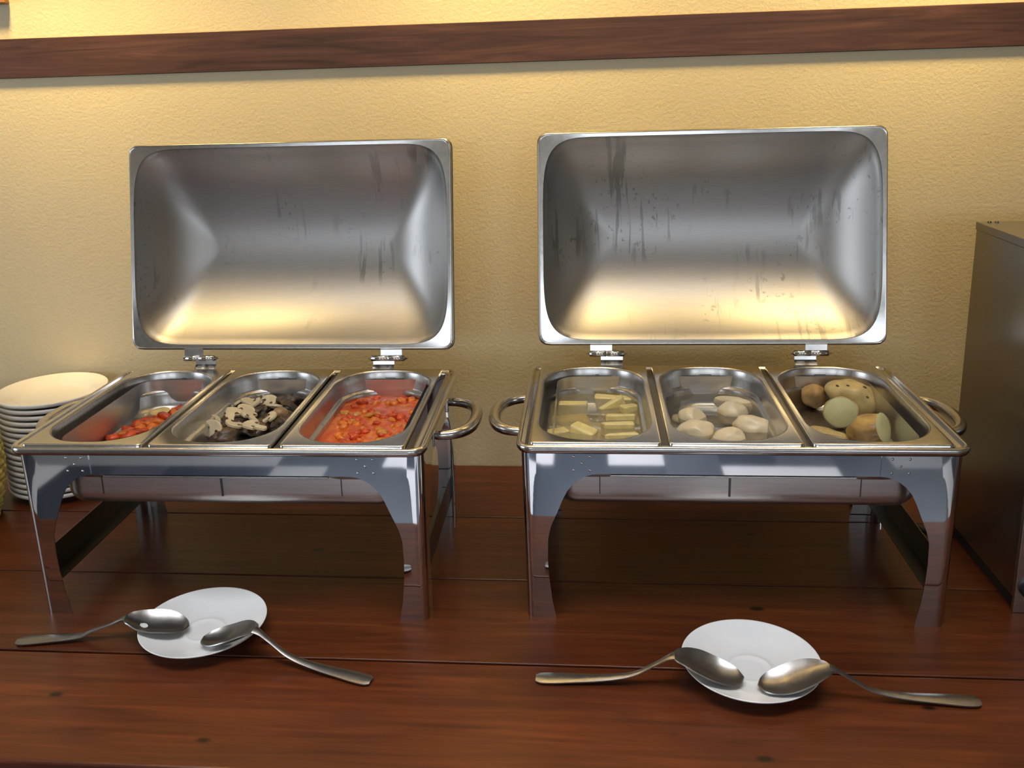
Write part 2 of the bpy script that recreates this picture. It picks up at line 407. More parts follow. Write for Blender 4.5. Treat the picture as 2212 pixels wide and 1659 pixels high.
def make_dish(loc, rz, lidp, hinges):
    root = empty('chafing_dish', loc, rz)
    # rim frame that carries the pans
    hx, hy, cy = .300, D / 2, D / 2
    secs = [(0.010, .2595), (.003, .2600), (.0008, .2632), (0, .2665), (.0012, .2696), (.0045, .2713), (.0085, .2705), (.0105, .2680), (.0135, .2672), (.0200, .2672), (.0212, .2655), (.0214, .2600)]
    loops = []
    for ins, z in secs:
        loops.append([(x, y, z) for x, y in rrect(0, cy, hx - ins, hy - ins * .72, max(.004, .024 - ins), 8)])
    ring_loops('rim', loops, M_SATIN, root)
    # two cross bars between the pans
    for x in (-.0975, .0905):
        box('cross_bar', (x - .006, .013, .262), (x + .006, D - .013, .2680), M_DARKST, root, .002)
    # legs
    for back in (False, True):
        for sx in (-1, 1):
            V, F = leg_mesh(sx, back)
            lg = mk('leg', V, F, M_POL, root); solid(lg, .0016, 0)
    # aprons
    fp = box('front_panel', (-.189, .0190, .2235), (.193, .0205, .262), M_POL, root)
    box('panel_hem', (-.171, .0195, .2188), (.158, .0300, .2218), M_SATIN, fp, .001)
    box('back_panel', (-.189, D - .0205, .2235), (.193, D - .019, .262), M_POL, root)
    for sx in (-1, 1):
        box('side_panel', (sx * .2905 - .0008, .09, .2235), (sx * .2905 + .0008, D - .09, .262), M_POL, root)
        # angle bar low between front and rear leg
        x = sx * .284
        vv = [(x, .03, .094), (x, D - .03, .094), (x, D - .03, .052), (x, .03, .052), (x - sx * .022, .03, .052), (x - sx * .022, D - .03, .052)]
        sb = mk('side_bar', vv, [(0, 1, 2, 3), (3, 2, 5, 4)], M_DARKST, root, smooth=False); solid(sb, .0014, 0)
        # carrying handle
        pts = []; rad = []
        for k_ in range(25):
            t = PI * k_ / 24; c_ = math.cos(t); s_ = math.sin(t)
            pts.append((sx * (.2915 + .055 * s_ ** .75), .200 - .073 * math.copysign(abs(c_) ** .8, c_), .2425)); rad.append(.0065 + .0030 * s_)
        hd = tube('handle', pts, rad, M_SATIN, root, 16)
        for y in (.127, .273):
            box('handle_mount', (sx * .2905 - .002, y - .014, .229), (sx * .2905 + .002 + sx * .002, y + .014, .256), M_SATIN, hd, .002)
    # weld dots on the leg plates beside the front panel
    for cx_ in (-.2095, .2125):
        for dx, dz in ((-.0112, .0112), (.0112, .0112), (0, 0), (-.0112, -.0112), (.0112, -.0112)):
            o = lathe('weld_dot', [(0, .0009), (.0012, .0006), (.0019, 0)], M_POL, root, 10)
            o.rotation_euler = (PI / 2, 0, 0); o.location = (cx_ + dx, .0172, .2395 + dz * .9)
    # water pan below
    wp = shell_box('water_pan', -.252, .252, .040, D - .030, .262, M_WPAN, root, .099, .035, .024)
    for x in (-.028, .016):
        o = box('lug', (x - .009, .0385, .2115), (x + .009, .0405, .2140), M_SATIN, wp, .0008)
    box('fold_seam', (-.0075, .0388, .182), (-.0045, .0402, .221), M_DARKST, wp, .0005)
    for x in (-.185, .170):
        box('fold_seam', (x - .0008, .0392, .184), (x + .0008, .0402, .221), M_DARKST, wp)
    # lid and hinges
    make_lid(root, *lidp)
    for (b0, b1, u0_, u1_, l0, l1, zb) in hinges:
        yb = D + .010
        h_ = tube('hinge', [(b0, yb, zb), (b0 + .006, yb, zb), (b0 + .0065, yb, zb), ((b0 + b1) / 2 - .001, yb, zb), ((b0 + b1) / 2, yb, zb), ((b0 + b1) / 2 + .001, yb, zb), (b1 - .0065, yb, zb), (b1 - .006, yb, zb), (b1, yb, zb)],
                  [.0008, .0036, .0052, .0052, .0040, .0052, .0052, .0036, .0008], M_POL, root, 16)
        yb += .003
        vt = [(u0_, yb, zb + .003), (u1_, yb, zb + .003), (u1_, yb + .002, zb + .014), (u0_, yb + .002, zb + .014), (u1_, yb + .005, zb + .022), (u0_, yb + .005, zb + .022)]
        solid(mk('hinge_leaf', vt, [(0, 1, 2, 3), (3, 2, 4, 5)], M_SATIN, h_, False), .0018, 0)
        vt = [(l0, yb, zb - .003), (l1, yb, zb - .003), (l1, yb - .002, zb - .012), (l0, yb - .002, zb - .012), (l1, D - .001, zb - .018), (l0, D - .001, zb - .018), (l1, D - .0004, .252), (l0, D - .0004, .252)]
        solid(mk('hinge_leaf', vt, [(0, 1, 2, 3), (3, 2, 4, 5), (5, 4, 6, 7)], M_SATIN, h_, False), .0018, 0)
    return root
DR = ((0, 0, 0), -0.0009); DL = ((-.7206, -.0179, 0), 0.0048)
dR = make_dish(*DR, (.0070, -.0063, .0356, .3537, .2116), [(-.2038, -.1329, -.1965, -.1591, -.1783, -.1408, .2899), (.1407, .2101, .1662, .2020, .1482, .1842, .2899)])
tag(dR, 'open steel chafing dish on the right, holding white and brown potatoes', 'chafing dish', 'open chafing dishes on the buffet table')
dL = make_dish(*DL, (-.0013, -.0150, .0349, .3515, .2273), [(-.2009, -.1326, -.1947, -.1605, -.1744, -.1376, .2889), (.1380, .2096, .1609, .1986, .1472, .1843, .2877)])
tag(dL, 'open steel chafing dish on the left, holding tomato stew and sliced mushrooms', 'chafing dish', 'open chafing dishes on the buffet table')

# ------------------------------------------------------------------ food pans
ZP = H + .0030; PCY = .1815
def make_pan(dish, cx, hxp, label):
    (ox, oy, _), a = dish
    root = empty('food_pan', (ox + cx * math.cos(a) - PCY * math.sin(a), oy + cx * math.sin(a) + PCY * math.cos(a), ZP - .0655), a)
    z0 = .0655; hy = .1735
    tag(root, label, 'food pan', 'steel food pans in the chafing dishes')
    NN = 10
    loops = []
    for g, z in ((.0004, -.0070), (.0004, -.0012), (-.0006, -.0002), (-.0022, 0)):
        loops.append([(x, y, z0 + z) for x, y in rrect(0, 0, hxp + g, hy + g, .006 + g, NN)])
    op = (hxp - .0072, hy - .0100)
    loops.append([(x, y, z0) for x, y in rrect(0, 0, op[0] + .0012, op[1] + .0012, .0725, NN)])
    rim = ring_loops('pan_rim', loops, M_SATIN, root)
    loops = []
    for ins, z in ((-.0012, 0), (.0004, -.0008), (.0015, -.0030), (.0030, -.016), (.0042, -.0290), (.0050, -.0312), (.0085, -.0330), (.0098, -.0350), (.0105, -.040), (.0125, -.055), (.0150, -.060), (.0200, -.0638), (.028, -.0650)):
        loops.append([(x, y, z0 + z) for x, y in rrect(0, 0, op[0] - ins, op[1] - ins, max(.02, .0725 - ins), NN)])
    V, F = grid(loops, closed_u=True); m = len(loops[0]); k0 = (len(loops) - 1) * m; F.append(tuple(range(k0, k0 + m)))
    mk('pan_bowl', V, F, M_PAN, root)
    return root
PX = [(-.1915, .0885), (-.0040, .0885), (.1855, .0895)]
PXL = [(-.1905, .0875), (-.0055, .0880), (.1830, .0875)]
make_pan(DR, *PX[0], 'left pan of the right chafing dish, with pale yellow vegetable chunks in cloudy water')
make_pan(DR, *PX[1], 'middle pan of the right chafing dish, with peeled white potatoes in water')
make_pan(DR, *PX[2], 'right pan of the right chafing dish, with unpeeled brown potatoes')
make_pan(DL, *PXL[0], 'nearly empty pan on the left of the left chafing dish')
make_pan(DL, *PXL[1], 'middle pan of the left chafing dish, with sliced mushrooms')
make_pan(DL, *PXL[2], 'right pan of the left chafing dish, full of red tomato stew')
def W(dish, x, y, z=0):
    (ox, oy, oz), a = dish
    return (ox + x * math.cos(a) - y * math.sin(a), oy + x * math.sin(a) + y * math.cos(a), z)

def liquid_mat(name, col, cloud, rough=0.03):
    m, nt, b = new_mat(name); out = nt.nodes['Material Output']
    b.inputs['Base Color'].default_value = (*col, 1); b.inputs['Roughness'].default_value = rough
    tr_ = N(nt, 'ShaderNodeBsdfTransparent'); tr_.inputs[0].default_value = (0.93, 0.90, 0.80, 1)
    gl = N(nt, 'ShaderNodeBsdfGlossy'); gl.inputs['Roughness'].default_value = rough
    fr = N(nt, 'ShaderNodeFresnel'); fr.inputs[0].default_value = 1.33
    f = noise_t(nt, texco(nt), 22, 3)
    mr = N(nt, 'ShaderNodeMapRange'); mr.inputs['To Min'].default_value = cloud * .6; mr.inputs['To Max'].default_value = cloud * 1.4; nt.links.new(f, mr.inputs['Value'])
    df = N(nt, 'ShaderNodeBsdfDiffuse'); df.inputs[0].default_value = (*col, 1)
    m1 = N(nt, 'ShaderNodeMixShader'); nt.links.new(mr.outputs[0], m1.inputs[0]); nt.links.new(tr_.outputs[0], m1.inputs[1]); nt.links.new(df.outputs[0], m1.inputs[2])
    m2 = N(nt, 'ShaderNodeMixShader'); nt.links.new(fr.outputs[0], m2.inputs[0]); nt.links.new(m1.outputs[0], m2.inputs[1]); nt.links.new(gl.outputs[0], m2.inputs[2])
    nt.links.new(m2.outputs[0], out.inputs['Surface'])
    bp = N(nt, 'ShaderNodeBump'); bp.inputs['Strength'].default_value = .08; bp.inputs['Distance'].default_value = .002
    nt.links.new(f, bp.inputs['Height']); nt.links.new(bp.outputs[0], gl.inputs['Normal'])
    return m
def liquid(name, dish, cx, hxp, z, mat, label, wob=0.0):
    op = (hxp - .0072 - .0072, .1635 - .0072)
    pl = rrect(cx, PCY, op[0], op[1], .064, 10)
    V = [W(dish, x, y, z) for x, y in pl]; n = len(V); V.append(W(dish, cx, PCY, z))
    F = [(k, (k + 1) % n, n) for k in range(n)]
    o = mk(name, V, F, mat, None)
    tag(o, label, 'water', None, 'stuff'); return o
liquid('cooking_water', DR, *PX[0], .2305, liquid_mat('cloudy_water', (.50, .43, .25), .40), 'cloudy water around the yellow vegetable chunks in the pan')
liquid('cooking_water', DR, *PX[1], .2305, liquid_mat('thin_water', (.45, .42, .36), .16), 'thin water around the peeled white potatoes in the middle pan')

ORD = ['first', 'second', 'third', 'fourth', 'fifth', 'sixth', 'seventh', 'eighth', 'ninth', 'tenth', 'eleventh', 'twelfth', 'thirteenth', 'fourteenth', 'fifteenth', 'sixteenth', 'seventeenth']
def place(pts, rows_=3):
    """for each (x, y): which row of the heap from the front, and which from the left in it"""
    idx = sorted(range(len(pts)), key=lambda i: pts[i][1]); n = len(idx); out = [None] * n
    nm = {3: ['front', 'middle', 'back'], 2: ['front', 'back']}[rows_]
    for r_ in range(rows_):
        part = sorted(idx[n * r_ // rows_: n * (r_ + 1) // rows_], key=lambda i: pts[i][0])
        for q, i in enumerate(part):
            out[i] = '%s from left in the %s row' % (ORD[q], nm[r_]) if 0 < q < len(part) - 1 else ('%smost in the %s row' % ('left' if q == 0 else 'right', nm[r_]))
    return out
# ---- food shapes
def blob(name, loc, rad, mat, seed, lump=.12, rot=(0, 0, 0), sub=3, cut=None, freq=1.6):
    bm = bmesh.new(); bmesh.ops.create_icosphere(bm, subdivisions=sub, radius=1)
    off = Vector((seed * 3.1, seed * 1.7, seed * .9))
    for v_ in bm.verts:
        d = v_.co.normalized(); k_ = 1 + lump * noise.noise(d * freq + off) * 1.6
        v_.co = Vector((d.x * rad[0], d.y * rad[1], d.z * rad[2])) * k_
    if cut:
        nrm, dist = cut
        nrm = Vector(nrm).normalized()
        for v_ in bm.verts:
            e = v_.co.dot(nrm) - dist
            if e > 0: v_.co -= nrm * e
    me = bpy.data.meshes.new(name); bm.to_mesh(me); bm.free()
    me.polygons.foreach_set('use_smooth', [True] * len(me.polygons))
    o = link(name, me, mat); o.location = loc; o.rotation_euler = rot
    if cut: 
        m_ = o.modifiers.new('e', 'EDGE_SPLIT'); m_.split_angle = math.radians(38)
    return o
def wedge(name, loc, size, mat, seed, rot, taper=.5):
    """chunk of vegetable: an irregular, bevelled prism"""
    rnd = random.Random(seed); l, w_, h_ = size
    V = []
    for z in (-1, 1):
        for x, y in ((-1, -1), (1, -1), (1, 1), (-1, 1)):
            t = 1 if z < 0 else taper
            V.append((x * l / 2 * (1 + rnd.uniform(-.18, .18)), y * w_ / 2 * t * (1 + rnd.uniform(-.2, .2)), z * h_ / 2 * (1 + rnd.uniform(-.2, .2))))
    F = [(0, 3, 2, 1), (4, 5, 6, 7), (0, 1, 5, 4), (1, 2, 6, 5), (2, 3, 7, 6), (3, 0, 4, 7)]
    o = mk(name, V, F, mat); bev(o, min(size) * .16, 3, 20); o.location = loc; o.rotation_euler = rot; return o

M_YAM = simple('boiled_yellow_vegetable', (.74, .62, .26), .35, var=.12, vs_=60, bmp=.1, sss=.1)
G1 = 'yellow vegetable chunks in the left pan of the right dish'
# x, y, z, length, width, height, rot(x,y,z), label
yam = [
 (-.2270, .286, .2215, .052, .026, .020, (0, 0, .00), 'flat yellow vegetable chunk at the back left of the pan'),
 (-.1560, .313, .2235, .062, .026, .022, (0, .0, -.12), 'long yellow vegetable chunk at the back right of the pan'),
 (-.1620, .270, .2275, .046, .022, .024, (0, -.35, .45), 'upright yellow wedge in the right half, behind the stacked slices'),
 (-.1360, .252, .2280, .030, .022, .024, (0, .1, .65), 'small yellow wedge against the right side of the pan'),
 (-.1500, .216, .2270, .050, .024, .022, (0, 0, .05), 'yellow slice in the right half, middle of the stacked slices'),
 (-.1530, .180, .2265, .052, .022, .022, (0, 0, .03), 'yellow slice in the right half, just in front of the middle slice'),
 (-.1500, .140, .2255, .050, .020, .020, (0, 0, .12), 'yellow slice at the front right of the pan'),
 (-.2320, .224, .2185, .060, .040, .020, (0, 0, .15), 'broad sunken yellow vegetable chunk at the middle left of the pan'),
 (-.2480, .160, .2235, .042, .034, .020, (0, 0, .5), 'pointed yellow vegetable chunk at the front left of the pan'),
 (-.2080, .160, .2245, .040, .034, .026, (0, .2, -.5), 'diamond-shaped yellow vegetable chunk near the front middle of the pan'),
 (-.1950, .208, .2160, .040, .026, .016, (0, 0, -.3), 'yellow vegetable chunk sunk deep in the middle of the pan'),
]
for i, (x, y, z, l, w_, h_, r_, lab) in enumerate(yam):
    tag(wedge('vegetable_chunk', (x, y, z), (l, w_, h_), M_YAM, 40 + i, r_, .6), lab, 'vegetable', G1)

M_POT = simple('peeled_potato', (.78, .67, .46), .33, var=.06, vs_=30, bmp=.05, sss=.1)
G2 = 'peeled white potatoes in the middle pan of the right dish'
pots = [
 (.0285, .246, .228, (.0235, .021, .019), (.2, 0, .1), None, 'round peeled white potato at the middle right of the pan'),
 (.0480, .180, .229, (.0300, .022, .020), (0, .1, -.35), None, 'large oval peeled white potato at the right front of the pan'),
 (.0080, .143, .226, (.0250, .020, .018), (0, 0, .1), None, 'peeled white potato at the front middle of the pan'),
 (-.0390, .168, .226, (.0300, .024, .020), (0, 0, -.35), None, 'long peeled white potato at the front left of the pan'),
 (-.0370, .222, .227, (.0230, .020, .019), (.1, .2, -.3), ((.5, -.2, .7), .013), 'peeled white potato with flat cut sides at the middle left of the pan'),
 (.0420, .300, .223, (.0360, .014, .014), (0, .1, -.35), None, 'narrow peeled white potato at the back right of the pan'),
 (-.0480, .262, .214, (.0180, .012, .008), (0, 0, .2), None, 'thin sunken potato slice at the back left of the pan'),
]
for i, (x, y, z, rad, rt, cut, lab) in enumerate(pots):
    tag(blob('peeled_potato', (x, y, z), rad, M_POT, i + 2, .10, rt, 4, cut), lab, 'potato', G2)

def skin_mat():
    m, nt, b = new_mat('boiled_potato_skin')
    v = texco(nt, rnd=True); f = noise_t(nt, v, 26, 5, .6, .6); g = noise_t(nt, v, 140, 2)
    c1 = ramp(nt, f, [(.34, (.16, .075, .028)), (.5, (.42, .26, .085)), (.66, (.58, .43, .15))])
    k = ramp(nt, g, [(.68, (0, 0, 0)), (.76, (1, 1, 1))]); mm = N(nt, 'ShaderNodeMix', data_type='RGBA'); nt.links.new(k, mm.inputs[0]); nt.links.new(c1, mm.inputs[6]); mm.inputs[7].default_value = (.07, .04, .015, 1)
    nt.links.new(mm.outputs[2], b.inputs['Base Color']); b.inputs['Roughness'].default_value = .38; bump(nt, b, f, .2, .002); return m
M_SKIN = skin_mat()
M_SKIN2 = simple('tan_potato_skin', (.56, .42, .17), .4, var=.22, vs_=45, bmp=.12)
M_FLESH = simple('potato_flesh', (.60, .58, .30), .32, var=.07, vs_=50)
G3 = 'unpeeled potatoes in the right pan of the right dish'
def eyes(root, pts, mat):
    from mathutils.bvhtree import BVHTree
    tree = BVHTree.FromPolygons([v_.co for v_ in root.data.vertices], [list(f.vertices) for f in root.data.polygons])
    for p, s in pts:
        d = Vector(p).normalized(); p = tree.ray_cast(d * .2, -d)[0] or Vector(p)      # sit on the skin
        o = blob('potato_eye', p, (s, s * .7, s * .5), mat, 1, .1, sub=2); o.parent = root
M_EYE = simple('potato_eye_brown', (.09, .055, .02), .6)
M_SK3 = simple('brown_potato_skin', (.40, .25, .09), .4, var=.45, vs_=35, bmp=.15)
p1 = blob('unpeeled_potato', (.170, .316, .2335), (.0205, .020, .0200), M_SK3, 11, .10, (0, 0, 0), 4)
tag(p1, 'small round brown unpeeled potato at the back left of the pan', 'potato', G3)
p2 = blob('unpeeled_potato', (.2270, .292, .2380), (.047, .030, .0285), M_SKIN2, 5, .10, (0, .38, -.25), 5)
tag(p2, 'largest tan unpeeled potato with dark eyes at the back of the pan', 'potato', G3)
eyes(p2, [((-.020, -.018, .021), .0030), ((.012, -.022, .0165), .0026), ((.004, -.013, .0262), .0034), ((.028, -.017, .0165), .0024), ((-.031, -.016, .012), .003)], M_EYE)
p3 = empty('halved_potato', (.1905, .232, .2360))
q = blob('skin', (0, 0, 0), (.0262, .020, .0245), M_SKIN2, 8, .05, (0, 0, 0), 4, ((0, -1, .28), .004)); q.parent = p3
fl_ = [(0, 0, 0)]; rings = [(.0, .0022), (.010, .0021), (.019, .0014), (.0228, .0002)]
f3 = lathe('cut_face', [(r, z) for r, z in rings], M_FLESH, p3, 40); f3.scale = (1.07, 1.0, 1); f3.location = (0, -.0040, .0012); f3.rotation_euler = (PI / 2 - .27, 0, 0)
p3.rotation_euler = (0, 0, -.12)
tag(p3, 'halved potato in the middle of the pan, pale green-yellow round cut face to the front', 'potato', G3)
p4 = empty('halved_potato', (.2220, .170, .2330))
q = blob('skin', (0, 0, 0), (.038, .024, .0225), M_SKIN, 14, .12, (0, 0, 0), 5, ((1, -.25, .1), .016)); q.parent = p4
f4 = lathe('cut_face', [(0, .0022), (.012, .0021), (.0185, .0014), (.0215, .0001)], M_FLESH, p4, 36); f4.scale = (1, 1.04, 1)
f4.rotation_euler = (0, 0, 0)
nrm = Vector((1, -.25, .1)).normalized(); f4.rotation_euler = nrm.to_track_quat('Z', 'Y').to_euler(); f4.location = nrm * .0160
p4.rotation_euler = (0, -.28, -.45)
tag(p4, 'brown-skinned halved potato at the front of the pan, pale cut face to the right', 'potato', G3)
p5 = blob('potato_piece', (.1600, .196, .2150), (.034, .016, .0065), M_SKIN2, 17, .2, (0, .05, -.45), 4)
tag(p5, 'thin flat piece of potato peel at the front left of the pan', 'potato', G3)

# ---- left dish food
# nearly empty pan: red bits and one onion slice
M_RED = simple('cooked_tomato', (.50, .055, .012), .3, var=.35, vs_=50, bmp=.2)
M_ORG = simple('cooked_carrot', (.62, .15, .02), .35, var=.3, vs_=50, bmp=.2)
M_ONION = simple('cooked_onion', (.62, .48, .22), .3, var=.15)
G4 = 'bits of cooked tomato left in the nearly empty pan'
rnd = random.Random(5)
bits = [(-.960, .165), (-.949, .178), (-.936, .170), (-.951, .197), (-.934, .204), (-.944, .214), (-.930, .190), (-.927, .218), (-.938, .232), (-.922, .236), (-.915, .206), (-.912, .250), (-.921, .262), (-.908, .274), (-.902, .288), (-.925, .248), (-.912, .225)]
PB = place(bits)
for i, (x, y) in enumerate(bits):
    s = .011 + rnd.random() * .006
    o = blob('tomato_piece', (x, y, .2130 + .002 * (i % 3)), (s, s * .8, .0055 + .002 * rnd.random()), (M_RED, M_ORG, M_RED)[i % 3], i + 30, .45, (rnd.uniform(-.3, .3), rnd.uniform(-.3, .3), rnd.uniform(0, 3)), 2, None, 2.4)
    tag(o, 'red cooked tomato bit, ' + PB[i] + ' of the bits', 'tomato', G4)
on = lathe('onion_slice', [(.010, .000), (.0155, .0045), (.0145, .0065), (.0105, .0030), (.005, .0015), (0, .001)], M_ONION, None, 24)
on.location = (-.930, .268, .2155); on.rotation_euler = (.2, -.1, 0); on.scale = (1.15, .85, 1)
tag(on, 'pale cooked onion slice behind the red tomato bits in the nearly empty pan', 'onion')

# mushrooms
M_MB = simple('mushroom_flesh', (.68, .58, .38), .4, var=.12, vs_=60, bmp=.1)
M_MD = simple('mushroom_gills', (.055, .032, .018), .4, var=.5, vs_=70, bmp=.3)
M_MC = simple('mushroom_cap', (.36, .22, .09), .38, var=.35, vs_=50, bmp=.1)
G5 = 'pale mushroom slices in the middle pan'; G6 = 'dark mushroom pieces in the middle pan'
def slice_outline():
    """long section through a mushroom: cap arc above, stalk below"""
    P = []
    for k_ in range(15):
        t = PI * k_ / 14; P.append((math.cos(t) * 1.0, .15 + math.sin(t) * .72))
    P += [(-.95, -.16), (-.70, -.26), (-.42, -.20), (-.34, -.50), (-.38, -.92), (0, -1.04), (.38, -.92), (.34, -.50), (.42, -.20), (.70, -.26), (.95, -.16)]
    return P
def mush_slice(loc, s, rot, th=.0045):
    O = slice_outline(); n = len(O)
    bm = bmesh.new()
    vs_ = [bm.verts.new((x * s, y * s, 0.10 * s * (x * x))) for x, y in O]
    f_ = bm.faces.new(vs_)
    r_ = bmesh.ops.extrude_face_region(bm, geom=[f_]); 
    for e in r_['geom']:
        if isinstance(e, bmesh.types.BMVert): e.co.z += th
    bmesh.ops.recalc_face_normals(bm, faces=bm.faces)
    me = bpy.data.meshes.new('mushroom_slice'); bm.to_mesh(me); bm.free()
    o = link('mushroom_slice', me, M_MB); bev(o, .0009, 2)
    # dark gill band as a part on the slice
    g = []
    for sx in (-1, 1):
        V = []
        for k_ in range(9):
            t = k_ / 8; x = .36 + .50 * t; y = -.16 - .02 * t
            V += [(sx * x * s, y * s, .10 * s * x * x + th + .0004), (sx * x * s, (y + .26 * math.sin(PI * min(1, t + .2))) * s, .10 * s * x * x + th + .0004)]
        F = [(2 * k_, 2 * k_ + 2, 2 * k_ + 3, 2 * k_ + 1) for k_ in range(8)]
        gg = mk('gill_band', V, F, M_MD, o, False); solid(gg, .0008, 0)
    o.location = loc; o.rotation_euler = rot
    return o
def leafy(loc, s, rot, seed, mat=None):
    """curled dark mushroom cap piece"""
    rows = []; off = Vector((seed * 2.3, seed, 0))
    for i in range(7):
        r_ = .02 + i / 6; row = []
        for j in range(18):
            t = 2 * PI * j / 18; k_ = 1 + .35 * noise.noise(Vector((math.cos(t), math.sin(t), 0)) * 1.3 + off)
            x, y = r_ * k_ * math.cos(t), r_ * k_ * math.sin(t)
            z = .42 * (1 - r_ * r_) + .28 * noise.noise(Vector((x, y, 0)) * 2.2 + off)
            row.append((x * s, y * s * .8, z * s))
        rows.append(row)
    V, F = grid(rows, closed_u=True)
    o = mk('dark_mushroom', V, F, mat or M_MD); solid(o, .0028, 0); o.location = loc; o.rotation_euler = rot; return o
beige = [(-.790, .228, .0185, (.35, .1, .3)), (-.778, .290, .0190, (.3, -.2, 2.2)), (-.744, .288, .0165, (.5, .1, -.6)), (-.752, .212, .0155, (.5, .3, 1.2)), (-.728, .166, .0190, (.25, .1, 1.65)),
         (-.806, .184, .0150, (1.1, .1, .5)), (-.790, .160, .0150, (1.2, .3, -.3)), (-.764, .318, .0150, (.3, .1, .8)), (-.795, .262, .0150, (.4, -.4, -.9)), (-.726, .262, .0150, (.6, .1, 2.7)), (-.771, .246, .0140, (.5, .4, .2)),
         (-.765, .180, .0150, (.3, -.2, 2.6)), (-.716, .214, .0130, (.5, .1, -1.2)), (-.768, .276, .0150, (.3, .3, -2.0))]
PB = place([q[:2] for q in beige])
for i, (x, y, s, r_) in enumerate(beige):
    o = mush_slice((x, y, .2245 + (.007 if 2 < i < 9 else .004)), s * 1.06, r_)
    tag(o, 'pale mushroom slice, ' + PB[i] + ' of the heap', 'mushroom', G5)
dark = [(-.812, .296, .020), (-.766, .262, .017), (-.748, .272, .015), (-.787, .186, .020), (-.774, .152, .021), (-.764, .206, .015), (-.731, .212, .016), (-.726, .322, .021), (-.712, .284, .020), (-.704, .312, .018), (-.812, .160, .018), (-.700, .210, .017), (-.745, .185, .016), (-.795, .208, .016), (-.700, .240, .016), (-.730, .240, .014), (-.752, .312, .015)]
PB = place([q[:2] for q in dark])
for i, (x, y, s) in enumerate(dark):
    o = leafy((x, y, .2185 + .002 * (i % 3) + (.004 if i in (7, 8, 9) else 0)), s, (rnd.uniform(-.5, .5), rnd.uniform(-.5, .5), rnd.uniform(0, 6)), i + 3)
    tag(o, 'dark curled mushroom piece, ' + PB[i] + ' of the heap', 'mushroom', G6)
mb = blob('mushroom_button', (-.7080, .236, .229), (.013, .0125, .011), M_MC, 3, .06, sub=3)
tag(mb, 'round golden-brown mushroom button at the right edge of the mushroom heap', 'mushroom')

# tomato stew
def stew_mat():
    m, nt, b = new_mat('tomato_sauce')
    v = texco(nt); f = noise_t(nt, v, 42, 5, .6, .8); g = noise_t(nt, v, 110, 3)
    c1 = ramp(nt, f, [(.32, (.42, .035, .008)), (.5, (.60, .085, .014)), (.66, (.68, .20, .025))])
    nt.links.new(c1, b.inputs['Base Color']); b.inputs['Roughness'].default_value = .26; bump(nt, b, g, .35, .002); return m
ts = empty('tomato_stew', W(DL, PXL[2][0], PCY, .214), DL[1])
hxp = PXL[2][1]; op = (hxp - .0172, .1635 - .0100)
rows = []
for i in range(26):
    s = i / 25
    row = []
    for x, y in rrect(0, 0, op[0], op[1], .062, 16):
        X, Y = x * s, y * s
        z = .0195 + .0032 * noise.noise(Vector((X * 55, Y * 55, 1.3))) + .0016 * noise.noise(Vector((X * 140, Y * 140, 4)))
        row.append((X, Y, z - .002 * s ** 8))
    rows.append(row)
V, F = grid(rows, closed_u=True); mk('sauce', V, F, stew_mat(), ts)
M_CH = [simple('stewed_carrot', (.66, .17, .02), .28, var=.25, vs_=60), simple('stewed_tomato', (.56, .065, .014), .26, var=.3, vs_=60), simple('stewed_squash', (.52, .22, .035), .3, var=.2, vs_=60)]
for i in range(95):
    while True:
        x, y = rnd.uniform(-1, 1), rnd.uniform(-1, 1)
        if abs(x) ** 4 + abs(y) ** 4 < .9: break
    o = blob('vegetable_chunk', (x * .060, y * .142, .0195 + rnd.uniform(-.003, .001)), (rnd.uniform(.006, .012), rnd.uniform(.005, .008), rnd.uniform(.004, .006)), M_CH[rnd.choice((0, 0, 1, 1, 1, 2))], i, .35, (rnd.uniform(-.4, .4), rnd.uniform(-.4, .4), rnd.uniform(0, 6)), 2, None, 2.2)
    o.parent = ts
tag(ts, 'red-orange tomato stew with soft vegetable chunks filling the right pan', 'stew', None)

# ------------------------------------------------------------------ saucers and spoons
def saucer(loc, label):
    k_ = .0877 / .0877
    prof = [(0, .0052), (.018, .0052), (.0235, .0056), (.0262, .0072), (.0280, .0074), (.0300, .0064), (.036, .0066), (.050, .0092), (.066, .0140), (.080, .0192), (.0866, .0218), (.0877, .0224), (.0880, .0212), (.0868, .0196), (.078, .0150), (.064, .0096), (.050, .0052), (.046, .0022), (.0455, 0), (.0430, 0), (.0425, .0016), (0, .0018)]
    o = lathe('saucer', prof, M_PORC, None, 96); o.location = loc
    tag(o, label, 'saucer', 'white saucers in front of the chafing dishes'); return o
saucer((-.7463, -.0447, 0), 'white porcelain saucer in front of the left chafing dish')
saucer((.0056, -.0980, 0), 'white porcelain saucer in front of the right chafing dish')

